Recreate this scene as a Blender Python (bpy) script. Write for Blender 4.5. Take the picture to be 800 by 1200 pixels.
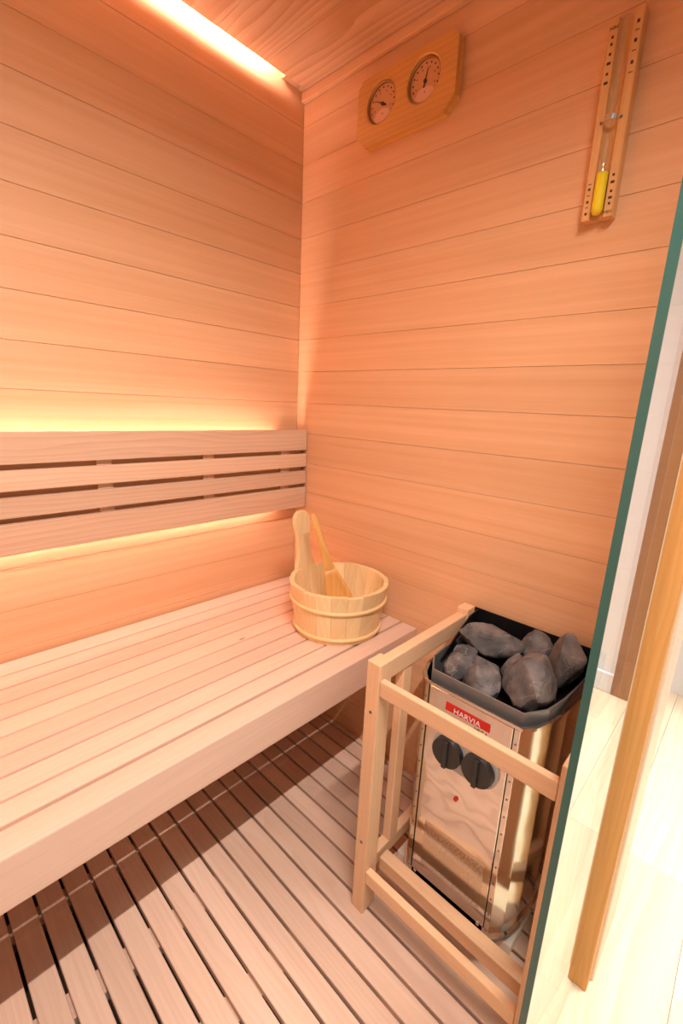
import bpy, bmesh, math, random
from mathutils import Vector, Matrix, noise
random.seed(7)
scene = bpy.context.scene
for o in list(bpy.data.objects):
    bpy.data.objects.remove(o, do_unlink=True)
COL = scene.collection

# ------------------------------------------------------------------ camera
CAM = Vector((-0.980, -1.1374, 1.0521))
YAW, PITCH, ROLL = 0.753101, -0.233144, 0.0475423
fw = Vector((math.cos(PITCH)*math.cos(YAW), math.cos(PITCH)*math.sin(YAW), math.sin(PITCH)))
rt = fw.cross(Vector((0, 0, 1))).normalized()
up = rt.cross(fw)
r2 = math.cos(ROLL)*rt + math.sin(ROLL)*up
u2 = -math.sin(ROLL)*rt + math.cos(ROLL)*up
cd = bpy.data.cameras.new('camera')
cam = bpy.data.objects.new('camera', cd)
COL.objects.link(cam)
m = Matrix.Identity(4)
for i in range(3):
    m[i][0], m[i][1], m[i][2], m[i][3] = r2[i], u2[i], -fw[i], CAM[i]
cam.matrix_world = m
cd.sensor_fit = 'HORIZONTAL'
cd.sensor_width = 24.0
cd.lens = 24.0*524.92/800.0
cd.clip_start = 0.01
scene.camera = cam

# ------------------------------------------------------------------ world, lamps, exposure
world = bpy.data.worlds.new('world')
scene.world = world
world.use_nodes = True
bg = world.node_tree.nodes['Background']
bg.inputs['Color'].default_value = (1.0, 0.975, 0.945, 1)
bg.inputs['Strength'].default_value = 0.26

def area_lamp(name, loc, target, sx, sy, energy, color):
    l = bpy.data.lights.new(name, 'AREA')
    l.shape = 'RECTANGLE'
    l.size, l.size_y = sx, sy
    l.energy = energy
    l.color = color
    o = bpy.data.objects.new(name, l)
    COL.objects.link(o)
    o.location = loc
    o.rotation_euler = (Vector(target)-Vector(loc)).to_track_quat('-Z', 'X').to_euler()
    return o
# linear lamp outside the doorway, parallel to the bench, pointing down into the cabin
DOOR_LAMP = area_lamp('doorway_lamp', (-0.92, -1.215, 1.85), (-0.92, -0.70, 0.0), 0.015, 0.7, 17.5, (1.0, 0.87, 0.80))
DOOR_LAMP.data.spread = math.radians(138)
# unseen fill lamp added to brighten the maple floor and wall beside the cabin
ROOM_FILL = area_lamp('room_fill_lamp', (0.35, -1.75, 2.5), (0.50, -1.62, 0.0), 0.5, 0.9, 21, (1.0, 0.95, 0.89))
ROOM_FILL.data.spread = math.radians(75)

LED_E = 85.0    # strips behind the backrest
COVE_E = 100.0   # strip in the ceiling slot
LED_COL = (1.0, 0.75, 0.68)

vs = scene.view_settings
vs.view_transform = 'Standard'
vs.look = 'None'
vs.exposure = 0.05
vs.gamma = 1.0
vs.use_curve_mapping = False

# ------------------------------------------------------------------ materials
MATS = {}
def new_mat(name):
    mt = bpy.data.materials.new(name)
    mt.use_nodes = True
    nt = mt.node_tree
    return mt, nt, nt.nodes['Principled BSDF']

def wood(name, axis, light, dark, rough=0.5, ring=38.0, contrast=0.5, along=0.16, var=0.12, bump=0.06, straight=0.0):
    key = (name, axis)
    if key in MATS:
        return MATS[key]
    mt, nt, b = new_mat(name + '_' + axis)
    N, L = nt.nodes.new, nt.links.new
    tc = N('ShaderNodeTexCoord')
    oi = N('ShaderNodeObjectInfo')
    mul = N('ShaderNodeVectorMath'); mul.operation = 'MULTIPLY'
    cmb = N('ShaderNodeCombineXYZ')
    wn = N('ShaderNodeTexWhiteNoise'); wn.noise_dimensions = '1D'
    L(oi.outputs['Random'], wn.inputs['W'])
    L(wn.outputs['Color'], mul.inputs[0])
    mul.inputs[1].default_value = {'x': (40, .5, .5), 'y': (.5, 40, .5), 'z': (.5, .5, 40)}[axis]
    add = N('ShaderNodeVectorMath'); add.operation = 'ADD'
    L(tc.outputs['Object'], add.inputs[0]); L(mul.outputs[0], add.inputs[1])
    def mapped(a, c):
        mp = N('ShaderNodeVectorMath'); mp.operation = 'MULTIPLY'
        s = {'x': (a, c, c), 'y': (c, a, c), 'z': (c, c, a)}[axis]
        mp.inputs[1].default_value = s
        L(add.outputs[0], mp.inputs[0])
        return mp.outputs[0]
    # growth rings, stretched along the board and bent by slow noise
    nz = N('ShaderNodeTexNoise'); nz.inputs['Scale'].default_value = 1.0; nz.inputs['Detail'].default_value = 2
    L(mapped(1.6, 9.0), nz.inputs['Vector'])
    sub = N('ShaderNodeVectorMath'); sub.operation = 'SUBTRACT'
    L(nz.outputs['Color'], sub.inputs[0]); sub.inputs[1].default_value = (.5, .5, .5)
    scl = N('ShaderNodeVectorMath'); scl.operation = 'SCALE'; scl.inputs['Scale'].default_value = 0.075
    L(sub.outputs[0], scl.inputs[0])
    a2 = N('ShaderNodeVectorMath'); a2.operation = 'ADD'
    L(mapped(along*.2, 1.0), a2.inputs[0]); L(scl.outputs[0], a2.inputs[1])
    wv = N('ShaderNodeTexWave'); wv.wave_type = 'RINGS'; wv.rings_direction = axis.upper(); wv.wave_profile = 'SAW'
    wv.inputs['Scale'].default_value = ring; wv.inputs['Distortion'].default_value = 1.2
    wv.inputs['Detail'].default_value = 2.0; wv.inputs['Detail Scale'].default_value = 1.0
    L(a2.outputs[0], wv.inputs['Vector'])
    # fibres
    fb = N('ShaderNodeTexNoise'); fb.inputs['Scale'].default_value = 1.0; fb.inputs['Detail'].default_value = 4; fb.inputs['Roughness'].default_value = .65
    L(mapped(5, 320), fb.inputs['Vector'])
    # slow tone patches
    tn = N('ShaderNodeTexNoise'); tn.inputs['Scale'].default_value = 1.0; tn.inputs['Detail'].default_value = 3
    L(mapped(1.3, 16), tn.inputs['Vector'])
    def math_(op, a, bb):
        n = N('ShaderNodeMath'); n.operation = op
        for i, v in enumerate((a, bb)):
            if isinstance(v, (int, float)): n.inputs[i].default_value = v
            else: L(v, n.inputs[i])
        return n.outputs[0]
    p = math_('POWER', wv.outputs['Fac'], 1.7)
    if straight:
        sg = N('ShaderNodeTexNoise'); sg.inputs['Scale'].default_value = 1.0; sg.inputs['Detail'].default_value = 5; sg.inputs['Roughness'].default_value = .6
        L(mapped(.45, 55), sg.inputs['Vector'])
        sc = N('ShaderNodeMapRange'); sc.inputs['From Min'].default_value = .35; sc.inputs['From Max'].default_value = .68
        L(sg.outputs['Fac'], sc.inputs['Value'])
        p = math_('ADD', math_('MULTIPLY', p, 1-straight), math_('MULTIPLY', sc.outputs[0], straight*1.5))
    f = math_('ADD', math_('MULTIPLY', p, .42*contrast*2), math_('MULTIPLY', math_('SUBTRACT', fb.outputs['Fac'], .3), .55*contrast*2))
    f = math_('ADD', f, math_('MULTIPLY', math_('SUBTRACT', tn.outputs['Fac'], .45), 1.1*contrast*2))
    cl = N('ShaderNodeClamp'); L(f, cl.inputs['Value'])
    mx = N('ShaderNodeMix'); mx.data_type = 'RGBA'
    mx.inputs['A'].default_value = (*light, 1); mx.inputs['B'].default_value = (*dark, 1)
    L(cl.outputs[0], mx.inputs['Factor'])
    # small dark pin knots, few and far between
    vo = N('ShaderNodeTexVoronoi'); vo.inputs['Scale'].default_value = 1.0; vo.inputs['Randomness'].default_value = 1.0
    L(mapped(2.2, 7.0), vo.inputs['Vector'])
    kn = N('ShaderNodeMapRange'); kn.inputs['From Min'].default_value = .012; kn.inputs['From Max'].default_value = .03
    kn.inputs['To Min'].default_value = .65; kn.inputs['To Max'].default_value = 0
    L(vo.outputs['Distance'], kn.inputs['Value'])
    mk = N('ShaderNodeMix'); mk.data_type = 'RGBA'
    L(kn.outputs[0], mk.inputs['Factor']); L(mx.outputs['Result'], mk.inputs['A'])
    mk.inputs['B'].default_value = (.10, .035, .015, 1)
    hs = N('ShaderNodeHueSaturation')
    vmap = N('ShaderNodeMapRange'); vmap.inputs['To Min'].default_value = 1-var; vmap.inputs['To Max'].default_value = 1+var*.55
    L(oi.outputs['Random'], vmap.inputs['Value'])
    L(vmap.outputs[0], hs.inputs['Value']); L(mk.outputs['Result'], hs.inputs['Color'])
    L(hs.outputs['Color'], b.inputs['Base Color'])
    b.inputs['Roughness'].default_value = rough
    b.inputs['Specular IOR Level'].default_value = 0.3
    bp = N('ShaderNodeBump'); bp.inputs['Strength'].default_value = bump; bp.inputs['Distance'].default_value = .002
    L(fb.outputs['Fac'], bp.inputs['Height']); L(bp.outputs[0], b.inputs['Normal'])
    MATS[key] = mt
    return mt

HEM_L, HEM_D = (0.87, 0.53, 0.305), (0.71, 0.365, 0.175)
def hem(ax): return wood('hemlock_cladding', ax, HEM_L, HEM_D, .45, 30, .40, var=.06, straight=.85)
def bench_w(ax): return wood('bench_wood', ax, (0.88, 0.63, 0.49), (0.74, 0.45, 0.32), .5, 34, .38, straight=.45)
def back_w(ax): return wood('backrest_wood', ax, (0.86, 0.58, 0.40), (0.66, 0.385, 0.235), .5, 30, .52, straight=.1)
def slat_w(ax): return wood('duckboard_wood', ax, (0.83, 0.60, 0.46), (0.62, 0.38, 0.255), .5, 36, .38, var=.18, straight=.4)
def guard_w(ax): return wood('guard_wood', ax, (0.83, 0.54, 0.325), (0.71, 0.42, 0.235), .5, 30, .35)
def pine(ax): return wood('pine', ax, (0.96, 0.74, 0.42), (0.84, 0.55, 0.24), .42, 26, .42)
def gauge_w(ax): return wood('gauge_pine', ax, (0.84, 0.45, 0.14), (0.66, 0.28, 0.06), .4, 26, .45)
def ceil_w(ax): return wood('ceiling_wood', ax, (0.80, 0.50, 0.31), (0.56, 0.29, 0.15), .5, 20, .7)
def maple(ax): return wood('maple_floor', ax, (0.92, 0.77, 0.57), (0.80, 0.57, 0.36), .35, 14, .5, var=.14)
def post_w(ax): return wood('frame_wood', ax, (0.80, 0.42, 0.13), (0.66, 0.30, 0.08), .45, 30, .45)

def plain(name, col, rough=.5, metal=0.0, spec=.5, noise_amt=0.0, noise_scale=20, bump=0.0, bump_scale=30):
    if name in MATS: return MATS[name]
    mt, nt, b = new_mat(name)
    N, L = nt.nodes.new, nt.links.new
    b.inputs['Base Color'].default_value = (*col, 1)
    b.inputs['Roughness'].default_value = rough
    b.inputs['Metallic'].default_value = metal
    b.inputs['Specular IOR Level'].default_value = spec
    if noise_amt or bump:
        tc = N('ShaderNodeTexCoord')
        nz = N('ShaderNodeTexNoise'); nz.inputs['Scale'].default_value = noise_scale; nz.inputs['Detail'].default_value = 4
        L(tc.outputs['Object'], nz.inputs['Vector'])
        if noise_amt:
            mr = N('ShaderNodeMapRange'); mr.inputs['To Min'].default_value = 1-noise_amt; mr.inputs['To Max'].default_value = 1+noise_amt
            L(nz.outputs['Fac'], mr.inputs['Value'])
            hs = N('ShaderNodeHueSaturation'); hs.inputs['Color'].default_value = (*col, 1)
            L(mr.outputs[0], hs.inputs['Value']); L(hs.outputs[0], b.inputs['Base Color'])
        if bump:
            n2 = N('ShaderNodeTexNoise'); n2.inputs['Scale'].default_value = bump_scale; n2.inputs['Detail'].default_value = 1
            L(tc.outputs['Object'], n2.inputs['Vector'])
            bp = N('ShaderNodeBump'); bp.inputs['Strength'].default_value = bump; bp.inputs['Distance'].default_value = .02
            L(n2.outputs['Fac'], bp.inputs['Height']); L(bp.outputs[0], b.inputs['Normal'])
    MATS[name] = mt
    return mt

STEEL = plain('polished_steel', (0.72, 0.66, 0.60), .10, 1.0, bump=.05, bump_scale=9)
STEEL_F = plain('polished_front_steel', (0.74, 0.68, 0.62), .10, 1.0, bump=.16, bump_scale=12)
DARKSTEEL = plain('dark_tray_steel', (0.26, 0.255, 0.25), .42, .55, noise_amt=.15)
BLACKSTEEL = plain('black_steel', (0.015, 0.015, 0.017), .3, .4)
BLACKPL = plain('black_plastic', (0.028, 0.027, 0.027), .38)
GREYPL = plain('grey_dial_plate', (0.50, 0.48, 0.46), .35, .2)
RED = plain('red_badge', (0.62, 0.012, 0.008), .35)
WHITE = plain('white_print', (0.85, 0.83, 0.80), .5)
INK = plain('dark_ink', (0.05, 0.02, 0.012), .6)
SCREW = plain('screw_steel', (0.25, 0.20, 0.16), .4, .8)
CHROME = plain('chrome', (0.82, 0.82, 0.82), .12, 1.0)
WALLPAINT = plain('white_paint', (0.86, 0.87, 0.88), .6, noise_amt=.02)
BROWN = plain('brown_casing', (0.27, 0.135, 0.075), .55, noise_amt=.08)
PLATE = plain('pale_plate', (0.80, 0.68, 0.58), .5)
SUBFLOOR = plain('dark_subfloor', (0.05, 0.026, 0.016), .8, noise_amt=.2)  # very dark brown base that shows through the duckboard gaps
BRASS = plain('brass_rim', (0.45, 0.28, 0.12), .3, .9)
FACE = plain('dial_paper', (0.70, 0.36, 0.17), .55)
FACE2 = plain('dial_segment', (0.85, 0.52, 0.33), .5)
SAND = plain('yellow_sand', (1.0, 0.76, 0.01), .6, noise_amt=.06, noise_scale=300)
HOOP = plain('pale_hoop', (0.86, 0.60, 0.30), .45, noise_amt=.08, noise_scale=60)
EDGE = plain('green_glass_edge', (0.035, 0.12, 0.10), .18, .0, .6, noise_amt=.12, noise_scale=8)

def emis(name, col, s):
    mt, nt, b = new_mat(name)
    b.inputs['Base Color'].default_value = (.8, .7, .6, 1)
    b.inputs['Emission Color'].default_value = (*col, 1)
    b.inputs['Emission Strength'].default_value = s
    return mt
LED = emis('led_diffuser', LED_COL, LED_E)
COVE = emis('cove_led_diffuser', LED_COL, COVE_E)

def glass_mat(name, tint):
    mt, nt, b = new_mat(name)
    N, L = nt.nodes.new, nt.links.new
    nt.nodes.remove(b)
    geo = N('ShaderNodeNewGeometry')
    dt = N('ShaderNodeVectorMath'); dt.operation = 'DOT_PRODUCT'
    L(geo.outputs['Incoming'], dt.inputs[0]); L(geo.outputs['Normal'], dt.inputs[1])
    ab = N('ShaderNodeMath'); ab.operation = 'ABSOLUTE'; L(dt.outputs['Value'], ab.inputs[0])
    om = N('ShaderNodeMath'); om.operation = 'SUBTRACT'; om.inputs[0].default_value = 1; L(ab.outputs[0], om.inputs[1])
    pw = N('ShaderNodeMath'); pw.operation = 'POWER'; pw.inputs[1].default_value = 5; L(om.outputs[0], pw.inputs[0])
    ma = N('ShaderNodeMath'); ma.operation = 'MULTIPLY_ADD'; ma.inputs[1].default_value = .96; ma.inputs[2].default_value = .04
    L(pw.outputs[0], ma.inputs[0])
    tr = N('ShaderNodeBsdfTransparent'); tr.inputs['Color'].default_value = (*tint, 1)
    gl = N('ShaderNodeBsdfGlossy'); gl.inputs['Roughness'].default_value = 0.0; gl.inputs['Color'].default_value = (1, 1, 1, 1)
    mx = N('ShaderNodeMixShader')
    L(ma.outputs[0], mx.inputs[0]); L(tr.outputs[0], mx.inputs[1]); L(gl.outputs[0], mx.inputs[2])
    L(mx.outputs[0], nt.nodes['Material Output'].inputs['Surface'])
    return mt
GLASS = glass_mat('clear_glass', (.95, .985, .97))
TUBE = glass_mat('tube_glass', (.97, .97, .96))

def stone_mat():
    mt, nt, b = new_mat('olivine_stone')
    N, L = nt.nodes.new, nt.links.new
    tc = N('ShaderNodeTexCoord'); oi = N('ShaderNodeObjectInfo')
    ad = N('ShaderNodeVectorMath'); ad.operation = 'ADD'
    cb = N('ShaderNodeCombineXYZ'); mu = N('ShaderNodeMath'); mu.operation = 'MULTIPLY'; mu.inputs[1].default_value = 31
    L(oi.outputs['Random'], mu.inputs[0]); L(mu.outputs[0], cb.inputs[0])
    L(tc.outputs['Object'], ad.inputs[0]); L(cb.outputs[0], ad.inputs[1])
    n1 = N('ShaderNodeTexNoise'); n1.inputs['Scale'].default_value = 30; n1.inputs['Detail'].default_value = 6
    L(ad.outputs[0], n1.inputs['Vector'])
    n2 = N('ShaderNodeTexNoise'); n2.inputs['Scale'].default_value = 14; n2.inputs['Detail'].default_value = 4; n2.inputs['Distortion'].default_value = 1.2
    L(ad.outputs[0], n2.inputs['Vector'])
    cr = N('ShaderNodeValToRGB')
    cr.color_ramp.elements[0].position = .3; cr.color_ramp.elements[0].color = (.065, .065, .07, 1)
    cr.color_ramp.elements[1].position = .75; cr.color_ramp.elements[1].color = (.26, .225, .21, 1)
    L(n1.outputs['Fac'], cr.inputs['Fac'])
    # veins where the slow noise crosses its middle
    sb = N('ShaderNodeMath'); sb.operation = 'SUBTRACT'; sb.inputs[1].default_value = .5; L(n2.outputs['Fac'], sb.inputs[0])
    ab = N('ShaderNodeMath'); ab.operation = 'ABSOLUTE'; L(sb.outputs[0], ab.inputs[0])
    mr = N('ShaderNodeMapRange'); mr.inputs['From Min'].default_value = .001; mr.inputs['From Max'].default_value = .009
    mr.inputs['To Min'].default_value = .5; mr.inputs['To Max'].default_value = 0
    L(ab.outputs[0], mr.inputs['Value'])
    mx = N('ShaderNodeMix'); mx.data_type = 'RGBA'
    L(mr.outputs[0], mx.inputs['Factor']); L(cr.outputs[0], mx.inputs['A']); mx.inputs['B'].default_value = (.42, .34, .30, 1)
    L(mx.outputs['Result'], b.inputs['Base Color'])
    b.inputs['Roughness'].default_value = .75
    bp = N('ShaderNodeBump'); bp.inputs['Strength'].default_value = .5; bp.inputs['Distance'].default_value = .004
    L(n1.outputs['Fac'], bp.inputs['Height']); L(bp.outputs[0], b.inputs['Normal'])
    return mt
STONE = stone_mat()

def etched_mat():
    mt, nt, b = new_mat('etched_steel')
    N, L = nt.nodes.new, nt.links.new
    tc = N('ShaderNodeTexCoord')
    mp = N('ShaderNodeVectorMath'); mp.operation = 'MULTIPLY'; mp.inputs[1].default_value = (1, 260, 420)
    L(tc.outputs['Object'], mp.inputs[0])
    nz = N('ShaderNodeTexNoise'); nz.inputs['Scale'].default_value = 1; nz.inputs['Detail'].default_value = 1
    L(mp.outputs[0], nz.inputs['Vector'])
    cr = N('ShaderNodeMapRange'); cr.inputs['From Min'].default_value = .48; cr.inputs['From Max'].default_value = .56
    cr.inputs['To Min'].default_value = .10; cr.inputs['To Max'].default_value = .24
    L(nz.outputs['Fac'], cr.inputs['Value']); L(cr.outputs[0], b.inputs['Roughness'])
    b.inputs['Metallic'].default_value = 1
    b.inputs['Base Color'].default_value = (.66, .60, .54, 1)
    return mt
ETCH = etched_mat()

# ------------------------------------------------------------------ geometry helpers
def link(name, bm, mat, parent=None, smooth=False, loc=None):
    """One bmesh -> one mesh object. Coordinates are world; loc shifts the origin there."""
    o_loc = Vector(loc) if loc is not None else Vector((0, 0, 0))
    if loc is not None:
        bmesh.ops.translate(bm, verts=bm.verts, vec=-o_loc)
    bmesh.ops.recalc_face_normals(bm, faces=bm.faces)
    me = bpy.data.meshes.new(name)
    bm.to_mesh(me); bm.free()
    me.materials.append(mat)
    if smooth:
        for p in me.polygons: p.use_smooth = True
    o = bpy.data.objects.new(name, me)
    COL.objects.link(o)
    put(o, parent, o_loc)
    return o

def world_loc(o):
    v = Vector((0, 0, 0))
    while o:
        v += Vector(o.location); o = o.parent
    return v

def put(o, parent, wloc):
    if parent is not None:
        o.parent = parent
        o.location = Vector(wloc) - world_loc(parent)
    else:
        o.location = wloc

def copy_mesh(src, name, parent, wloc, mat=None):
    o = src.copy(); o.name = name
    for k in list(o.keys()): del o[k]
    COL.objects.link(o)
    put(o, parent, wloc)
    return o

def add_box(bm, lo, hi, bevel=0.0, segs=1):
    r = bmesh.ops.create_cube(bm, size=1.0)
    vs_ = r['verts']
    lo, hi = Vector(lo), Vector(hi)
    c, s = (lo+hi)/2, hi-lo
    for v in vs_:
        v.co = Vector((v.co.x*s.x, v.co.y*s.y, v.co.z*s.z)) + c
    if bevel > 0:
        es = list({e for v in vs_ for e in v.link_edges})
        bmesh.ops.bevel(bm, geom=es, offset=bevel, segments=segs, affect='EDGES', profile=.6)

def box(name, lo, hi, mat, parent=None, bevel=0.0, segs=1):
    bm = bmesh.new()
    add_box(bm, lo, hi, bevel, segs)
    lo, hi = Vector(lo), Vector(hi)
    c = (lo+hi)/2
    return link(name, bm, mat, parent, loc=c)

def prism(bm, pts, lo, hi, axis='z'):
    """extrude polygon pts (2D) between lo and hi along axis"""
    def P(a, b, h):
        return {'z': (a, b, h), 'x': (h, a, b), 'y': (a, h, b)}[axis]
    n = len(pts)
    A = [bm.verts.new(P(a, b, lo)) for a, b in pts]
    B = [bm.verts.new(P(a, b, hi)) for a, b in pts]
    bm.faces.new(A); bm.faces.new(list(reversed(B)))
    for i in range(n):
        j = (i+1) % n
        bm.faces.new((A[i], B[i], B[j], A[j]))

def cyl(bm, c, r, lo, hi, axis='x', n=32, r2=None):
    r2 = r if r2 is None else r2
    def P(a, b, h):
        return {'z': (c[0]+a, c[1]+b, h), 'x': (h, c[1]+a, c[2]+b), 'y': (c[0]+a, h, c[2]+b)}[axis]
    A = [bm.verts.new(P(r*math.cos(t), r*math.sin(t), lo)) for t in [2*math.pi*i/n for i in range(n)]]
    B = [bm.verts.new(P(r2*math.cos(t), r2*math.sin(t), hi)) for t in [2*math.pi*i/n for i in range(n)]]
    bm.faces.new(A); bm.faces.new(list(reversed(B)))
    for i in range(n):
        j = (i+1) % n
        bm.faces.new((A[i], B[i], B[j], A[j]))

def torus(bm, c, R, r, axis='z', n=48, k=10, squash=1.0):
    rings = []
    for i in range(n):
        t = 2*math.pi*i/n
        ring = []
        for j in range(k):
            s = 2*math.pi*j/k
            rr = R + r*math.cos(s)
            h = r*squash*math.sin(s)
            a, b = rr*math.cos(t), rr*math.sin(t)
            ring.append(bm.verts.new({'z': (c[0]+a, c[1]+b, c[2]+h), 'x': (c[0]+h, c[1]+a, c[2]+b)}[axis]))
        rings.append(ring)
    for i in range(n):
        for j in range(k):
            bm.faces.new((rings[i][j], rings[(i+1) % n][j], rings[(i+1) % n][(j+1) % k], rings[i][(j+1) % k]))

def empty(name, loc, label, cat, group=None):
    o = bpy.data.objects.new(name, None)
    o.empty_display_size = .05
    COL.objects.link(o)
    o.location = loc
    tag(o, label, cat, group)
    return o

def tag(o, label=None, cat=None, group=None, kind=None):
    if label: o['label'] = label
    if cat: o['category'] = cat
    if group: o['group'] = group
    if kind: o['kind'] = kind
    return o

def struct(o, label, cat):
    return tag(o, label, cat, kind='structure')

def text_mesh(name, s, size, origin, xdir, ydir, depth, mat, parent, align='CENTER'):
    cu = bpy.data.curves.new(name, 'FONT')
    cu.body = s; cu.size = size; cu.align_x = align; cu.align_y = 'CENTER'
    cu.extrude = depth; cu.resolution_u = 3
    t = bpy.data.objects.new('tmp_text', cu)
    COL.objects.link(t)
    dg = bpy.context.evaluated_depsgraph_get()
    me = bpy.data.meshes.new_from_object(t.evaluated_get(dg))
    bpy.data.objects.remove(t, do_unlink=True)
    xd, yd = Vector(xdir).normalized(), Vector(ydir).normalized()
    zd = xd.cross(yd)
    M = Matrix((xd, yd, zd)).transposed()
    for v in me.vertices: v.co = M @ v.co
    me.materials.clear(); me.materials.append(mat)
    o = bpy.data.objects.new(name, me)
    COL.objects.link(o)
    put(o, parent, origin)
    return o

# ------------------------------------------------------------------ the sauna shell
ZSEAM = 1.8145         # seam between the two topmost full boards
P = 0.095              # board pitch
ZCEIL = 1.893
XL = -1.75             # left wall of the cabin
YF = -1.055            # inside face of the glass front
G = 0.0003             # half joint

wall_back = struct(box('wall_back', (XL-.05, .012, -.05), (.05, .05, 1.99), hem('x')), 'long wall of horizontal pale hemlock boards behind the bench', 'wall')
wall_right = struct(box('wall_right', (.012, -1.075, -.05), (.05, .012, 1.99), hem('y')), 'side wall of horizontal hemlock boards behind the heater', 'wall')
wall_left = struct(box('wall_left', (XL-.05, -1.075, -.05), (XL-.012, .012, 1.99), hem('y')), 'side wall of horizontal hemlock boards at the far end of the bench', 'wall')
zs = [ZSEAM - P*k for k in range(-1, 21)]
first = {}
for k, zt in enumerate(zs):
    zb = zt - P
    zt_ = min(zt, 1.955)
    zb_ = max(zb, -.045)
    if zt_ - zb_ < .01: continue
    full = abs(zt_-zb_-P) < 1e-4
    zc = (zt_+zb_)/2
    for nm, par, lo, hi, mt in (('b', wall_back, (XL, 0, zb_+G), (0.0, .012, zt_-G), hem('x')),
                                ('r', wall_right, (0, -1.05, zb_+G), (.012, 0.0, zt_-G), hem('y')),
                                ('l', wall_left, (XL-.012, -1.05, zb_+G), (XL, 0.0, zt_-G), hem('y'))):
        c = (Vector(lo)+Vector(hi))/2
        if full and nm in first:
            copy_mesh(first[nm], 'plank', par, c)
        else:
            o = box('plank', lo, hi, mt, par, bevel=.0005 if nm == 'r' else .0010)
            if full: first[nm] = o

ceiling = struct(box('ceiling', (XL-.05, -1.075, 1.97), (.05, .05, 2.0), ceil_w('y')), 'timber ceiling of wide boards running from the front to the bench wall', 'ceiling')
x = 0.0; fc = None
while x > XL+.01:
    w = .145
    lo, hi = (max(x-w, XL)+.0004, -1.05, ZCEIL), (x-.0004, -.021, ZCEIL+.008)
    c = (Vector(lo)+Vector(hi))/2
    if fc and x-w > XL: copy_mesh(fc, 'plank', ceiling, c)
    else:
        o = box('plank', lo, hi, ceil_w('y'), ceiling, bevel=.0006)
        fc = fc or o
    x -= w
box('led_shelf', (XL, -.075, ZCEIL+.0085), (0, -.046, ZCEIL+.062), hem('x'), ceiling)

box('slot_end_block', (-.080, -.0455, ZCEIL+.004), (-.001, -.0005, 1.969), ceil_w('y'), ceiling)
t = struct(box('trim_1', (-.014, -1.05, ZCEIL-.024), (-.0005, -.004, ZCEIL-.0005), hem('y'), bevel=.003, segs=2), 'slim batten along the top of the heater wall under the ceiling', 'trim')

# LED strip in the slot between ceiling and bench wall
def led_strip(name, label, lo, hi, base_lo, base_hi, mat):
    e = empty(name, ((lo[0]+hi[0])/2, (base_lo[1]+base_hi[1])/2, base_lo[2]), label, 'light strip')
    box('channel', base_lo, base_hi, CHROME, e)
    box('diffuser', lo, hi, mat, e)
    return e
led_strip('led_strip', 'warm led strip hidden in the slot between ceiling and bench wall',
          (XL+.1, -.0425, ZCEIL+.036), (-.125, -.0385, ZCEIL+.054),
          (XL+.1, -.0458, ZCEIL+.034), (-.125, -.0427, ZCEIL+.056), COVE)

# ------------------------------------------------------------------ floors
floor = struct(box('floor', (-2.6, -3.2, -.09), (1.45, .2, -.066), maple('x')), 'pale maple plank floor of the room outside the sauna', 'floor')
y = -1.054; k = 0; fp = None
while y > -3.2:
    w = .15
    cuts = [-2.6, -1.1 + (.37*k) % .9, .25+(.53*k) % .7, 1.45]
    for a, b in zip(cuts[:-1], cuts[1:]):
        box('plank', (a+.0004, y-w+.0004, -.066), (b-.0004, y-.0004, -.05), maple('x'), floor, bevel=.0006)
    y -= w; k += 1
for j in range(8):
    box('plank', (.056, -1.054+j*.15+.0004, -.066), (1.45, -1.054+(j+1)*.15-.0004, -.05), maple('x'), floor, bevel=.0006)

base = struct(box('floor', (XL-.05, -1.0525, -.065), (.05, .05, -.040), SUBFLOOR), 'dark base floor seen through the duckboard gaps', 'floor')
duck = empty('duckboard', (-.87, -.53, -.04), 'slatted wooden duckboard covering the sauna floor', 'duckboard')
SP = .0497
kk = 0; fs = None
gx = [-.9155 + SP*i for i in range(-17, 19)]
for a, b in zip(gx[:-1], gx[1:]):
    lo, hi = (a+.0031, -1.045, -.016), (b-.0031, -.008, 0)
    c = (Vector(lo)+Vector(hi))/2
    if fs: copy_mesh(fs, 'slat', duck, c)
    else: fs = box('slat', lo, hi, slat_w('y'), duck, bevel=.0015)
box('slat', (gx[-1]+.0031, -1.045, -.016), (-.002, -.008, 0), slat_w('y'), duck, bevel=.0015)
for yc in (-.0138, -.2188, -.4238, -.6288, -.8338, -1.02):
    box('batten', (XL+.005, yc-.0235, -.040), (-.004, min(yc+.0235, -.002), -.0162), slat_w('x'), duck)

# ------------------------------------------------------------------ front: glass, post, casing, sill, header
YO = -1.062
win = struct(box('window_1', (-.552, YO, -.0495), (-.149, YO+.0078, 1.88), GLASS), 'frameless clear glass front panel beside the heater', 'window')
box('polished_edge', (-.5535, YO+.0001, -.0495), (-.5522, YO+.0077, 1.88), EDGE, win)['label'] = 'green polished edge of the glass panel'
struct(box('trim_2', (-.150, -1.079, -.05), (-.122, -1.0530, 1.99), post_w('z'), bevel=.0015), 'orange brown wooden upright holding the glass panel', 'trim')
struct(box('trim_3', (-.1215, -1.084, -.05), (.055, -1.0755, 1.99), maple('z'), bevel=.0015), 'wide corner board, pale for the bright light on the front of the orange upright', 'trim')  # pale tone paints in the strong light on the upright's front face
struct(box('trim_4', (XL-.05, -1.075, 1.8805), (-.1505, -1.0505, 1.99), post_w('x'), bevel=.0015), 'wooden header beam over the glass front', 'trim')
struct(box('trim_5', (XL-.05, -1.0538, -.0395), (-.1505, -1.0465, -.0125), post_w('x'), bevel=.0015), 'low wooden sill under the glass front', 'trim')
win2 = struct(box('window_2', (XL+.03, YO, -.0495), (-1.25, YO+.0078, 1.88), GLASS), 'clear glass front panel on the far side of the doorway', 'window')
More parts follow.
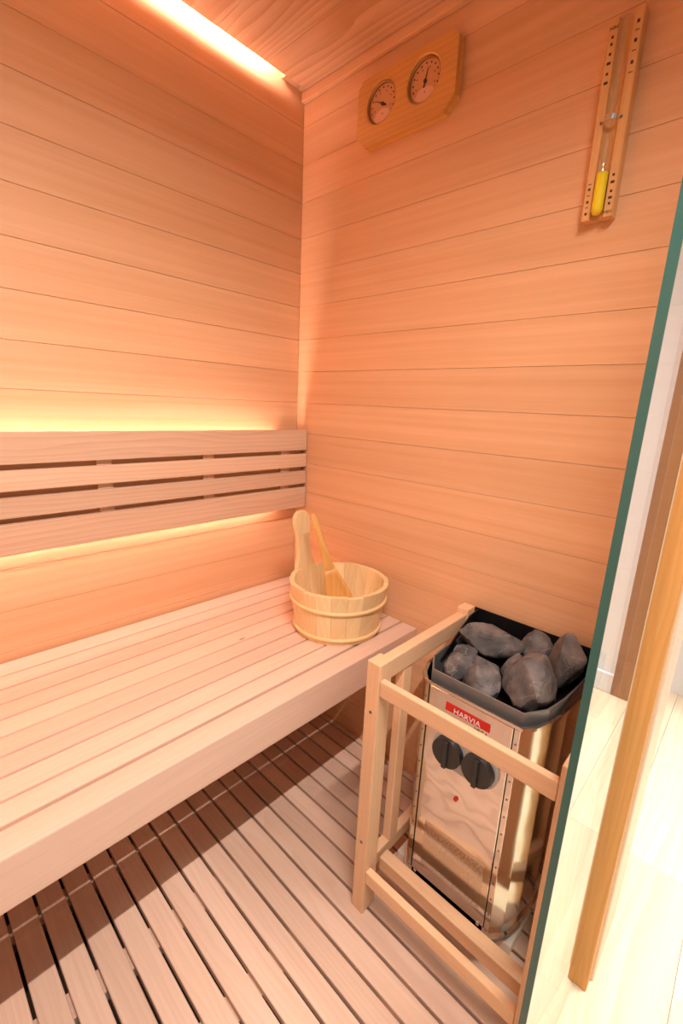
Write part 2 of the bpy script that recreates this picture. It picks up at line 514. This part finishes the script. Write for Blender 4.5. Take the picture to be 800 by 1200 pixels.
box('polished_edge', (-1.2498, YO+.0001, -.0495), (-1.2485, YO+.0077, 1.88), EDGE, win2)
struct(box('trim_6', (XL-.05, -1.079, -.05), (XL+.0295, -1.0755, 1.99), post_w('z')), 'wooden corner upright of the glass front', 'trim')

# room outside
rw = struct(box('wall_room', (1.0, -3.2, -.0495), (1.1, -1.272, 2.6), WALLPAINT), 'white painted wall of the room outside', 'wall')
struct(box('baseboard_room', (.988, -3.2, -.0495), (.9995, -1.272, .035), WALLPAINT, bevel=.002), 'white baseboard along the room wall', 'baseboard')
struct(box('trim_7', (.985, -1.2715, -.0495), (1.1, -1.210, 2.3), BROWN, bevel=.002), 'brown door casing at the end of the white room wall', 'trim')
struct(box('wall_recess', (1.2, -1.30, -.0495), (1.3, -.2, 2.6), WALLPAINT), 'white wall set back beyond the brown casing', 'wall')

# ------------------------------------------------------------------ bench
ZB = .465
bench = empty('bench', (-.87, -.27, 0), 'long slatted sauna bench with a thick front board', 'bench')
ys = [-.004, -.062, -.114, -.166, -.2175, -.270, -.3215, -.372, -.4236, -.4748]
x0, x1 = XL+.004, -.0015
for a, b in zip(ys[:-1], ys[1:]):
    box('slat', (x0, b+(.0050 if b < -.47 else .0028), ZB-.013), (x1, a-.0028, ZB), bench_w('x'), bench, bevel=.002, segs=2)
box('front_board', (x0, -.5265, ZB-.085), (x1, -.4776, ZB), bench_w('x'), bench, bevel=.003, segs=2)
for xc in (-.03, -.46, -.9, -1.34, -1.72):
    box('bearer', (xc-.02, -.4770, ZB-.075), (xc+.02, -.006, ZB-.0135), bench_w('y'), bench)
box('wall_rail', (x0, -.030, ZB-.135), (x1, -.0015, ZB-.0755), bench_w('x'), bench)
for xs in (-1, 1):
    xa = (-.03, XL+.004)[0 if xs > 0 else 1]
    box('end_rail', (xa, -.470, ZB-.115), (xa+.026, -.031, ZB-.0755), bench_w('y'), bench)

# ------------------------------------------------------------------ backrest with its two led strips
YB = -.055
br = empty('backrest', (-.87, -.002, .72), 'slatted wooden backrest rail glowing from behind above the bench', 'backrest')
for a, b in ((.9075, .9715), (.8535, .8955), (.7985, .8405), (.7205, .7865)):
    box('slat', (XL+.006, YB, a), (-.0035, YB+.014, b), back_w('x'), br, bevel=.002, segs=2)
for i in range(6):
    xc = -.081 - .2655*i
    box('batten', (xc-.0165, YB+.0142, .728), (xc+.0165, YB+.0225, .964), back_w('z'), br, bevel=.001)
box('backing_board', (XL+.01, YB+.0227, .730), (-.006, YB+.0260, .962), hem('x'), br)
LED_LOW = emis('lower_led_diffuser', LED_COL, LED_E*.65)
box('end_block', (-.0985, YB+.0262, .735), (-.0655, -.0008, .958), bench_w('z'), br)
led_strip('led_strip', 'warm led strip behind the top half of the backrest', (XL+.1, YB+.0282, .880), (-.115, YB+.0460, .884), (XL+.1, YB+.0262, .876), (-.115, YB+.0462, .8798), LED)
led_strip('led_strip', 'warm led strip behind the bottom edge of the backrest', (XL+.1, YB+.0290, .745), (-.115, YB+.0325, .757), (XL+.1, YB+.0262, .743), (-.115, YB+.0288, .759), LED_LOW)

# ------------------------------------------------------------------ heater guard
gd = empty('heater_guard', (-.2, -.85, 0), 'wooden guard frame of posts and rails around the heater', 'guard')
XG = -.389
def gpost(lo, hi, n='post'):
    return box(n, lo, hi, guard_w('z'), gd, bevel=.0025, segs=2)
pl = gpost((XG, -.699, .0005), (XG+.038, -.668, .592))
pr = gpost((XG, -1.046, .0005), (XG+.038, -1.015, .592))
for (yy, par) in ((-.6835, pl), (-1.0305, pr)):
    for zz in (.488, .18):
        bm = bmesh.new(); cyl(bm, (0, yy, zz), .0032, XG-.0008, XG+.002, 'x', 12)
        link('screw', bm, SCREW, par, loc=(XG, yy, zz))
box('front_rail', (XG+.001, -1.0148, .529), (XG+.015, -.6992, .562), guard_w('y'), gd, bevel=.003, segs=2)
box('lower_rail', (XG+.0005, -1.0148, .085), (XG+.016, -.6992, .1165), guard_w('y'), gd, bevel=.003, segs=2)
box('inner_rail', (-.343, -1.0148, .085), (-.316, -.6992, .1165), guard_w('y'), gd, bevel=.003, segs=2)
for s, ya, yb in ((1, -.698, -.669), (-1, -1.045, -1.016)):
    box('side_rail', (XG+.0382, ya+.003, .547), (-.062, yb-.003, .588), guard_w('x'), gd, bevel=.003, segs=2)
    box('side_lower_rail', (XG+.0382, ya+.0055, .088), (-.062, yb-.003, .120), guard_w('x'), gd, bevel=.003, segs=2)
    box('stile', (-.302, ya+.005, .1202), (-.272, yb-.005, .5468), guard_w('z'), gd, bevel=.002)
    gpost((-.0615, ya, .0005), (-.027, yb, .600))

# ------------------------------------------------------------------ heater
HC = -.829
ht = empty('sauna_heater', (-.14, HC, .02), 'polished steel sauna heater with black control knobs and a stone tray', 'heater')
half = [(-.283, .0945), (-.262, .112), (-.225, .125), (-.17, .134), (-.10, .139), (-.012, .141)]
def outline(off=0.0, xs=0.0):
    r = [(x + (xs if x < -.25 else 0), HC-h-off) for x, h in half]
    l = [(x + (xs if x < -.25 else 0), HC+min(h, .1265)+off) for x, h in reversed(half)]   # a little narrower beside the guard
    return r + l
ZH0, ZH1 = .055, .536
# casing: sides and back as one bent sheet, open top
def ring_wall(bm, o_pts, i_pts, lo, hi, closed=True):
    n = len(o_pts)
    V = []
    for p_ in (o_pts, i_pts):
        for z in (lo, hi):
            V.append([bm.verts.new((a, b, z)) for a, b in p_])
    rng = range(n) if closed else range(n-1)
    for i in rng:
        j = (i+1) % n
        bm.faces.new((V[0][i], V[0][j], V[1][j], V[1][i]))
        bm.faces.new((V[2][j], V[2][i], V[3][i], V[3][j]))
        bm.faces.new((V[1][i], V[1][j], V[3][j], V[3][i]))
        bm.faces.new((V[2][i], V[2][j], V[0][j], V[0][i]))
bm = bmesh.new()
ring_wall(bm, outline(0), outline(-.003, .003), ZH0+.018, ZH1)
casing = link('casing', bm, STEEL, ht)
bm = bmesh.new(); ring_wall(bm, outline(.0035, -.0035), outline(-.001, .0), ZH0+.014, ZH0+.030)
link('bottom_lip', bm, STEEL, ht)
bm = bmesh.new(); ring_wall(bm, outline(.003, -.003), outline(-.001, 0), ZH1-.004, ZH1+.002)
link('top_lip', bm, STEEL, ht)
bm = bmesh.new(); prism(bm, outline(-.012, .012), .0235, ZH0+.016)
link('base', bm, DARKSTEEL, ht)
# front panel: inset sheet with screw-edged flanges
fy0, fy1 = HC-.0830, HC+.0830
front = box('front_panel', (-.2865, fy0, .070), (-.2832, fy1, ZH1-.0045), STEEL_F, ht, bevel=.001)
for s in (-1, 1):
    ya = HC + s*.0855
    box('seam', (-.2836, HC+s*.0842-.0018, .070), (-.2831, HC+s*.0842+.0018, ZH1-.0045), BLACKSTEEL, ht)
    fl = box('flange', (-.2862, min(ya, ya+s*.009), .068), (-.2832, max(ya, ya+s*.009), ZH1-.0045), STEEL, ht)
    for i in range(12):
        zz = .085+i*.038
        bm = bmesh.new(); cyl(bm, (0, ya+s*.0045, zz), .0016, -.2872, -.2861, 'x', 8)
        link('rivet', bm, SCREW, fl, loc=(-.2866, ya+s*.0045, zz))
    bm = bmesh.new(); cyl(bm, (0, HC+s*.073, .084), .0035, -.2885, -.2864, 'x', 12)
    link('screw', bm, CHROME, front, loc=(-.2875, HC+s*.073, .084))
box('etched_notice', (-.2869, HC-.070, .112), (-.28655, HC+.062, .225), ETCH, front)
lens_y = -.8267
bm = bmesh.new(); cyl(bm, (0, lens_y, .322), .0042, -.2895, -.2864, 'x', 14)
link('indicator_lamp', bm, RED, front, loc=(-.288, lens_y, .322))['label'] = 'small red indicator lamp'
# badge
bd = box('badge', (-.2882, -.873, .4985), (-.2866, -.784, .5145), RED, front, bevel=.0004)
bd['label'] = 'red name badge with white lettering'
text_mesh('badge_text', 'HARVIA', .0155, (-.2885, -.8285, .5045), (0, -1, 0), (0, 0, 1), .0002, WHITE, bd)
text_mesh('model_text', 'VEGA', .0105, (-.2869, -.857, .4895), (0, -1, 0), (0, 0, 1), .0002, INK, front)
# control plate: pill-shaped, sloping out
bm = bmesh.new()
pts = []
cyk, hk, rk, zk = -.834, .030, .037, .420
for i in range(33):
    a = math.pi/2 + math.pi*i/32
    pts.append((cyk+hk+rk*-math.cos(a), zk+rk*math.sin(a)))
pts2 = [(2*cyk-a, 2*zk-b) for a, b in pts]
prism(bm, pts+pts2, -.2912, -.2866, 'x')
plate = link('control_plate', bm, GREYPL, front)
for yk in (cyk+.031, cyk-.031):
    bm = bmesh.new(); cyl(bm, (0, yk, zk), .0295, -.3040, -.2914, 'x', 40, r2=.0305)
    kn = link('knob', bm, BLACKPL, ht, loc=(-.295, yk, zk))
    bm = bmesh.new(); add_box(bm, (-.3105, yk-.0045, zk-.0285), (-.3042, yk+.0045, zk+.0285), .002, 2)
    link('knob_grip', bm, BLACKPL, kn, loc=(-.306, yk, zk))
bm = bmesh.new(); cyl(bm, (0, -.889, .402), .0022, -.2922, -.2911, 'x', 10)
link('screw', bm, BLACKPL, plate, loc=(-.2916, -.889, .402))
# stone tray
def tray_outline(i):
    hs_ = [(-.270+i, .0915-i*.6), (-.225, .1175-i), (-.17, .1275-i), (-.10, .133-i), (-.016, .135-i)]
    return [(a, HC-b) for a, b in hs_] + [(a, HC+min(b, .1215-i)) for a, b in reversed(hs_)]
bm = bmesh.new(); ring_wall(bm, tray_outline(0), tray_outline(.0035), .500, .555)
tray = link('stone_tray', bm, DARKSTEEL, ht)
tray['label'] = 'dark steel stone tray rim'
bm = bmesh.new(); prism(bm, tray_outline(.0035), .496, .500)
link('tray_floor', bm, BLACKSTEEL, tray)
box('back_shield', (-.0115, HC-.148, .40), (-.0085, HC+.150, .590), BLACKSTEEL, ht)
for s in (-1, 1):
    bm = bmesh.new()
    pts = [(-.0117, .536), (-.0117, .589), (-.055, .585), (-.13, .565), (-.20, .5375)]
    ys_ = HC + (.1300 if s > 0 else -.146)
    A = [bm.verts.new((a, ys_ - s*max(0, (-a-.05))*.11, z)) for a, z in pts]
    B = [bm.verts.new((a, ys_ - s*.0025 - s*max(0, (-a-.05))*.11, z)) for a, z in pts]
    bm.faces.new(A); bm.faces.new(list(reversed(B)))
    for i in range(len(pts)):
        j = (i+1) % len(pts); bm.faces.new((A[i], B[i], B[j], A[j]))
    link('side_shield', bm, BLACKSTEEL, ht)

hp = box('heater_plate', (-.236, HC-.125, .0005), (-.064, HC+.153, .023), PLATE, bevel=.001)
tag(hp, 'pale rectangular board lying on the duckboard under the heater', 'board')

# stones
def stone(center, size, rot, seed, label):
    bm = bmesh.new()
    bmesh.ops.create_icosphere(bm, subdivisions=4, radius=1.0)
    rnd = random.Random(seed)
    planes = []
    for i in range(22):
        n = Vector((rnd.gauss(0, 1), rnd.gauss(0, 1), rnd.gauss(0, 1))).normalized()
        planes.append((n, rnd.uniform(.66, .92)))
    off = Vector((seed*3.1, seed*1.7, 0))
    for v in bm.verts:
        d = v.co.normalized()
        r = 1.0
        for n, h in planes:
            q = d.dot(n)
            if q > .05: r = min(r, h/q)
        r *= 1 + .06*noise.noise(d*2.2+off) + .030*noise.noise(d*6+off) + .014*noise.noise(d*15+off)
        v.co = d*r
    M = Matrix.Rotation(rot[2], 3, 'Z') @ Matrix.Rotation(rot[1], 3, 'Y') @ Matrix.Rotation(rot[0], 3, 'X')
    for v in bm.verts:
        v.co = M @ Vector((v.co.x*size[0], v.co.y*size[1], v.co.z*size[2])) + Vector(center)
    o = link('heater_stone', bm, STONE, smooth=True, loc=center)
    try:
        for e in o.data.edges: pass
        o.data.set_sharp_from_angle(angle=math.radians(24))
    except Exception:
        pass
    tag(o, label, 'stone', 'stones in the heater tray')
    return o
stone((-.180, -.895, .566), (.066, .056, .058), (.2, .1, .5), 11, 'largest grey stone with pale veins at the front corner of the tray')
stone((-.104, -.776, .574), (.038, .074, .038), (.05, .15, .55), 5, 'long flat brownish stone lying over the others in the tray')
stone((-.070, -.921, .574), (.044, .036, .058), (.3, .2, .9), 23, 'speckled upright stone with whitish patches by the side rim of the tray')
stone((-.212, -.760, .540), (.042, .034, .040), (.4, .6, .2), 31, 'small rough stone in the front corner of the tray by the long flat stone')
stone((-.214, -.820, .538), (.042, .038, .042), (.5, .1, 1.2), 42, 'angular grey stone in the middle of the front rim of the tray')
stone((-.050, -.858, .562), (.038, .046, .038), (.7, .2, .1), 57, 'rounded stone between the long flat one and the speckled one')
stone((-.150, -.744, .536), (.036, .030, .034), (.2, .9, .4), 63, 'dark small stone wedged against the side wall of the tray behind the front corner')
stone((-.064, -.744, .548), (.036, .030, .032), (1.2, .3, .7), 71, 'grey stone under the tip of the long flat stone by the back shield')
stone((-.118, -.846, .540), (.036, .032, .034), (.9, .5, .3), 84, 'stone mostly buried beneath the largest stone and the long flat one')
stone((-.152, -.795, .528), (.032, .034, .028), (.6, .4, .8), 97, 'small dark stone sunk between the long flat stone and the angular one')

# ------------------------------------------------------------------ bucket and ladle
BC = Vector((-.1565, -.368, ZB))
bk = empty('bucket', BC, 'round pine stave bucket with one tall handle stave on the bench', 'bucket')
RB, RT, BH, TH = .113, .132, .136, .012
NS = 20
for i in range(NS):
    a0 = 2*math.pi*i/NS + .0022; a1 = 2*math.pi*(i+1)/NS - .0022
    ex = .0015*math.sin(i*2.3)
    bm = bmesh.new()
    V = {}
    K = 3
    for z, R in ((.0005, RB), (BH+ex, RT)):
        for w, rr in (('o', R), ('i', R-TH)):
            for q in range(K+1):
                a = a0+(a1-a0)*q/K
                V[(z > .01, w, q)] = bm.verts.new((BC.x+rr*math.cos(a), BC.y+rr*math.sin(a), ZB+z))
    for q in range(K):
        bm.faces.new((V[0, 'o', q], V[0, 'o', q+1], V[1, 'o', q+1], V[1, 'o', q]))
        bm.faces.new((V[0, 'i', q+1], V[0, 'i', q], V[1, 'i', q], V[1, 'i', q+1]))
        bm.faces.new((V[1, 'o', q], V[1, 'o', q+1], V[1, 'i', q+1], V[1, 'i', q]))
        bm.faces.new((V[0, 'i', q], V[0, 'i', q+1], V[0, 'o', q+1], V[0, 'o', q]))
    for q in (0, K):
        f = (V[0, 'o', q], V[1, 'o', q], V[1, 'i', q], V[0, 'i', q])
        bm.faces.new(f if q == 0 else tuple(reversed(f)))
    am = (a0+a1)/2
    link('stave', bm, pine('z'), bk, loc=(BC.x+RB*math.cos(am), BC.y+RB*math.sin(am), ZB))
bm = bmesh.new(); cyl(bm, (BC.x, BC.y, 0), RB-TH-.001, ZB+.012, ZB+.022, 'z', 40)
link('bottom', bm, pine('x'), bk)
for z in (.016, .092):
    R = RB + (RT-RB)*z/BH
    bm = bmesh.new(); torus(bm, (BC.x, BC.y, ZB+z), R+.0015, .0042, 'z', 64, 10, 1.15)
    link('hoop', bm, HOOP, bk, smooth=True)
# tall handle stave
ah = math.radians(95)
er = Vector((math.cos(ah), math.sin(ah), 0)); et = Vector((-math.sin(ah), math.cos(ah), 0))
prof = [(.030, .05), (.030, .142), (.026, .155), (.0205, .175), (.018, .20), (.019, .225), (.0235, .248), (.0255, .264), (.0235, .279), (.017, .290), (.008, .296)]
bm = bmesh.new()
fr, bk_ = [], []
full = [(-w, h) for w, h in prof] + [(w, h) for w, h in reversed(prof)]
for w, h in full:
    lean = (RT-RB)*h/BH
    c = BC + er*(RB-TH+lean-.0008) + et*w*1.15 + Vector((0, 0, h))
    fr.append(bm.verts.new(c)); bk_.append(bm.verts.new(c + er*.0125))
bm.faces.new(fr); bm.faces.new(list(reversed(bk_)))
for i in range(len(full)):
    j = (i+1) % len(full); bm.faces.new((fr[i], bk_[i], bk_[j], fr[j]))
bmesh.ops.bevel(bm, geom=[e for e in bm.edges if len(e.link_faces) == 2 and e.calc_face_angle(0) > 1.2], offset=.0025, segments=2, affect='EDGES')
link('handle_stave', bm, pine('z'), bk)

# ladle: flat paddle handle widening to a scoop, leaning inside the bucket
Ptop = Vector((-.198, -.301, .772)); Pbot = Vector((-.165, -.408, .493))
d = (Pbot-Ptop).normalized()
Ltot = (Pbot-Ptop).length
side = d.cross(Vector((-.6, -.55, .55))).normalized()
nrm = side.cross(d).normalized()
lad = empty('ladle', Pbot, 'orange-toned wooden ladle leaning in the bucket', 'ladle')
bm = bmesh.new()
rows = []
for s, w, tk in ((0, .006, .005), (.01, .0085, .006), (.05, .0085, .0065), (.10, .0100, .007), (.13, .0120, .006), (.155, .0158, .0036)):
    rows.append([(sx*w, sn*tk, s) for sx, sn in ((-1, -.6), (-.6, -1), (.6, -1), (1, -.6), (1, .6), (.6, 1), (-.6, 1), (-1, .6))])
R_ = [[bm.verts.new(Ptop + side*a + nrm*b + d*c) for a, b, c in r] for r in rows]
for i in range(len(R_)-1):
    for j in range(8):
        bm.faces.new((R_[i][j], R_[i][(j+1) % 8], R_[i+1][(j+1) % 8], R_[i+1][j]))
bm.faces.new(R_[0]); bm.faces.new(list(reversed(R_[-1])))
link('handle', bm, gauge_w('z'), lad)
bm = bmesh.new()
rows = []
LS = .152
for q in range(9):
    u = q/8
    s = LS + (Ltot-LS)*u
    w = .0155 + .0235*math.sin(min(u*1.25, 1)*math.pi/2)
    if u > .8: w *= 1 - .35*((u-.8)/.2)**2
    dish = .012*math.sin(math.pi*min(1, u*1.0))
    row = []
    for side_s in (1, -1):
        for jx in range(7):
            fx = (jx/6*2-1) * side_s
            depth = -dish*(1-fx*fx)
            row.append(Ptop + side*(fx*w) + nrm*((.0035 if side_s > 0 else -.0035) + depth) + d*s)
    rows.append([bm.verts.new(v) for v in row])
for i in range(8):
    for j in range(14):
        bm.faces.new((rows[i][j], rows[i][(j+1) % 14], rows[i+1][(j+1) % 14], rows[i+1][j]))
bm.faces.new(rows[0]); bm.faces.new(list(reversed(rows[-1])))
link('scoop', bm, gauge_w('z'), lad, smooth=True)

# ------------------------------------------------------------------ thermometer and hygrometer board
gb = empty('thermo_hygrometer', (0, -.371, 1.678), 'orange pine board with two round dials on the heater wall', 'gauge')
gy0, gy1, gz0, gz1, ch = -.510, -.233, 1.679, 1.823, .026
pts = [(gy0, gz0+ch), (gy0+ch, gz0), (gy1-ch, gz0), (gy1, gz0+ch), (gy1, gz1-ch*.55), (gy1-ch*.55, gz1), (gy0+ch*.55, gz1), (gy0, gz1-ch*.55)]
# board with two round recesses: built as front face with holes via boolean-free ring stitching
board = None
bm = bmesh.new()
prism(bm, pts, -.012, -.0005, 'x')
board = link('board', bm, gauge_w('y'), gb)
# thick front plate with holes: quads radiating from each hole to its half of the outline
bm = bmesh.new()
ymid = -.3655
def half_plate(bm, cy, cz, R, poly, xf, xb):
    n = 64
    def hit(a):
        dy, dz = math.cos(a), math.sin(a)
        best = 1e9
        for i in range(len(poly)):
            (ay, az), (by, bz) = poly[i], poly[(i+1) % len(poly)]
            ey, ez = by-ay, bz-az
            den = dy*ez - dz*ey
            if abs(den) < 1e-12: continue
            tt = ((ay-cy)*ez - (az-cz)*ey)/den
            uu = ((ay-cy)*dz - (az-cz)*dy)/den
            if tt > 0 and -1e-6 <= uu <= 1+1e-6: best = min(best, tt)
        return best
    angs = sorted(set([2*math.pi*i/n for i in range(n)] + [math.atan2(z_-cz, y_-cy) % (2*math.pi) for y_, z_ in poly]))
    I0, I1, O0, O1 = [], [], [], []
    for a in angs:
        h = hit(a)
        cy_, sz_ = math.cos(a), math.sin(a)
        inset = .004
        I0.append(bm.verts.new((xf+.002, cy+R*cy_, cz+R*sz_)))
        I1.append(bm.verts.new((xb, cy+R*cy_, cz+R*sz_)))
        O0.append(bm.verts.new((xf, cy+h*cy_, cz+h*sz_)))
        O1.append(bm.verts.new((xb, cy+h*cy_, cz+h*sz_)))
    M_ = []
    for a in angs:
        M_.append(bm.verts.new((xf, cy+(R+.003)*math.cos(a), cz+(R+.003)*math.sin(a))))
    k_ = len(angs)
    for i in range(k_):
        j = (i+1) % k_
        bm.faces.new((I0[i], I0[j], M_[j], M_[i]))
        bm.faces.new((M_[i], M_[j], O0[j], O0[i]))
        bm.faces.new((I1[i], I1[j], I0[j], I0[i]))
        bm.faces.new((O0[i], O0[j], O1[j], O1[i]))
DZ = 1.7615; RD = .0435
polyL = [(ymid, gz0), (gy1-ch, gz0), (gy1, gz0+ch), (gy1, gz1-ch*.55), (gy1-ch*.55, gz1), (ymid, gz1)]
polyR = [(gy0, gz0+ch), (gy0+ch, gz0), (ymid, gz0), (ymid, gz1), (gy0+ch*.55, gz1), (gy0, gz1-ch*.55)]
half_plate(bm, -.3040, DZ, RD, polyL, -.024, -.012)
half_plate(bm, -.4250, DZ, RD, polyR, -.024, -.012)
bmesh.ops.remove_doubles(bm, verts=bm.verts, dist=1e-6)
link('front_plate', bm, gauge_w('y'), gb)
for which, yc, ang in (('therm', -.3040, math.radians(28)), ('hygro', -.4250, math.radians(104))):
    bm = bmesh.new(); cyl(bm, (0, yc, DZ), RD-.0006, -.0135, -.0122, 'x', 48)
    dial = link('dial', bm, FACE, gb, loc=(-.0125, yc, DZ))
    bm = bmesh.new(); torus(bm, (-.0165, yc, DZ), RD-.0022, .0018, 'x', 56, 8, 1.6)
    link('rim', bm, BRASS, dial, smooth=True)
    # pale lower segment
    bm = bmesh.new()
    seg = [(yc+(RD-.005)*math.cos(a), DZ+(RD-.005)*math.sin(a)) for a in [math.radians(200+140*i/24) for i in range(25)]]
    seg += [(yc+.028*math.cos(a), DZ-.034+.024*math.sin(a)) for a in [math.radians(25+130*i/10) for i in range(11)]]
    prism(bm, seg, -.0144, -.0136, 'x')
    link('segment', bm, FACE2, dial)
    for i in range(11):
        a = math.radians(-20+220*i/10)
        bm = bmesh.new(); rr = .0335
        cyl(bm, (0, yc+rr*math.cos(a), DZ+rr*math.sin(a)), .0019, -.0141, -.0136, 'x', 8)
        link('mark', bm, RED if (which == 'therm' and i in (0, 1)) else INK, dial)
        if i % 2 == 0:
            bm = bmesh.new(); rr = .0255
            cyl(bm, (0, yc+rr*math.cos(a), DZ+rr*math.sin(a)), .0013, -.0141, -.0136, 'x', 8)
            link('mark', bm, INK, dial)
    bm = bmesh.new()
    ca, sa = math.cos(ang), math.sin(ang)
    q = [(-.012, -.0018), (-.012, .0018), (.024, .0004), (.024, -.0004)]
    prism(bm, [(yc+a*ca-b*sa, DZ+a*sa+b*ca) for a, b in q], -.0158, -.0150, 'x')
    nd = link('needle', bm, INK, dial)
    bm = bmesh.new(); cyl(bm, (0, yc, DZ), .0038, -.0168, -.0136, 'x', 16)
    link('hub', bm, INK, nd)
    bm = bmesh.new(); cyl(bm, (0, yc, DZ-.020), .0012, -.0149, -.0144, 'x', 8)
    link('mark', bm, INK, dial)

# ------------------------------------------------------------------ sand timer
sy0, sy1, sz0, sz1 = -.8555, -.8045, 1.399, 1.700
st = empty('sand_timer', (0, -.83, sz0), 'narrow wooden sauna sand timer with yellow sand on the wall', 'timer')
ycn = (sy0+sy1)/2
GR = .0115
prof = [(sy0, -.0005), (sy0, -.022), (sy0+.0015, -.0235), (ycn-GR, -.0235)]
prof += [(ycn-GR*math.cos(math.pi*i/10), -.0235+GR*math.sin(math.pi*i/10)) for i in range(1, 10)]
prof += [(ycn+GR, -.0235), (sy1-.0015, -.0235), (sy1, -.022), (sy1, -.0005)]
bm = bmesh.new()
A = [bm.verts.new((b, a, sz0)) for a, b in prof]; B = [bm.verts.new((b, a, sz1)) for a, b in prof]
bm.faces.new(A); bm.faces.new(list(reversed(B)))
for i in range(len(prof)):
    j = (i+1) % len(prof); bm.faces.new((A[i], B[i], B[j], A[j]))
tb = link('board', bm, wood('timer_wood', 'z', (0.83, 0.47, 0.20), (0.68, 0.34, 0.12), .45, 26, .35), st)
def lathe(bm, c, prof, n=20):
    rings = []
    for r, z in prof:
        rings.append([bm.verts.new((c[0]+r*math.cos(2*math.pi*i/n), c[1]+r*math.sin(2*math.pi*i/n), z)) for i in range(n)])
    for a, b in zip(rings[:-1], rings[1:]):
        for i in range(n):
            bm.faces.new((a[i], a[(i+1) % n], b[(i+1) % n], b[i]))
    bm.faces.new(rings[0]); bm.faces.new(list(reversed(rings[-1])))
zm = (sz0+sz1)/2
TC = (-.0240, ycn)
bulb = [(.002, sz0+.004), (.0075, sz0+.006), (.0100, sz0+.012), (.0100, sz0+.095), (.0075, sz0+.120), (.0035, zm-.012), (.0018, zm)]
bulb = bulb + [(r, 2*zm-z) for r, z in reversed(bulb[:-1])]
bm = bmesh.new(); lathe(bm, TC, bulb)
tube = link('tube', bm, TUBE, st, smooth=True)
bm = bmesh.new(); lathe(bm, TC, [(.0018, sz0+.005), (.0070, sz0+.007), (.0094, sz0+.0125), (.0094, sz0+.070), (.003, sz0+.0715)])
link('sand', bm, SAND, tube, smooth=True)['label'] = 'yellow sand in the lower bulb'
bm = bmesh.new()
for i in range(13):
    pass
arc = [(ycn+.0135*math.cos(math.pi*i/12), -.0237-.0120*math.sin(math.pi*i/12)) for i in range(13)]
arc_i = [(ycn+.0120*math.cos(math.pi*i/12), -.0237-.0100*math.sin(math.pi*i/12)) for i in range(13)]
for (lo_, hi_) in ((zm-.0035, zm+.0035),):
    V0 = [[bm.verts.new((b, a, z)) for a, b in ar] for ar in (arc, arc_i) for z in (lo_, hi_)]
    for i in range(12):
        bm.faces.new((V0[0][i], V0[0][i+1], V0[1][i+1], V0[1][i]))
        bm.faces.new((V0[2][i], V0[3][i], V0[3][i+1], V0[2][i+1]))
        bm.faces.new((V0[1][i], V0[1][i+1], V0[3][i+1], V0[3][i]))
        bm.faces.new((V0[0][i+1], V0[0][i], V0[2][i], V0[2][i+1]))
    for i in (0, 12):
        bm.faces.new((V0[0][i], V0[1][i], V0[3][i], V0[2][i]))
clip = link('clip', bm, CHROME, st, smooth=False)
for s in (-1, 1):
    bm = bmesh.new(); cyl(bm, (0, ycn+s*.0155, zm), .0022, -.0246, -.0234, 'x', 10)
    link('screw', bm, SCREW, clip)
yl, yr = sy1-.0072, sy0+.0072   # left strip (towards the bench), right strip
def mark(yc, z, w, h):
    box('mark', (-.0238, yc-w/2, z-h/2), (-.0234, yc+w/2, z+h/2), INK, tb)
for z in (1.674, 1.664, 1.650, 1.622): mark(yl, z, .0035, .004)
for z in (1.637, 1.609): mark(yl, z, .006, .004)
for z in (1.681, 1.655, 1.625): mark(yr, z, .004, .005)
for z in (1.669, 1.641, 1.611): mark(yr, z, .006, .0012)
for z in (1.463, 1.438, 1.419): mark(yr, z, .0035, .004)
for z in (1.452, 1.428): mark(yr, z, .006, .004)
mark(yr, 1.409+.0, .0001, .0001)
for z in (1.449, 1.429, 1.410): mark(yl, z, .004, .004)
for z in (1.457, 1.439, 1.420): mark(yl, z, .005, .0012)
text_mesh('minute_text', 'MIN', .0075, (-.0237, yr, 1.4055), (0, -1, 0), (0, 0, 1), .0002, INK, tb)
text_mesh('minute_text', 'MIN', .0075, (-.0237, yl, 1.6875), (0, 1, 0), (0, 0, -1), .0002, INK, tb)
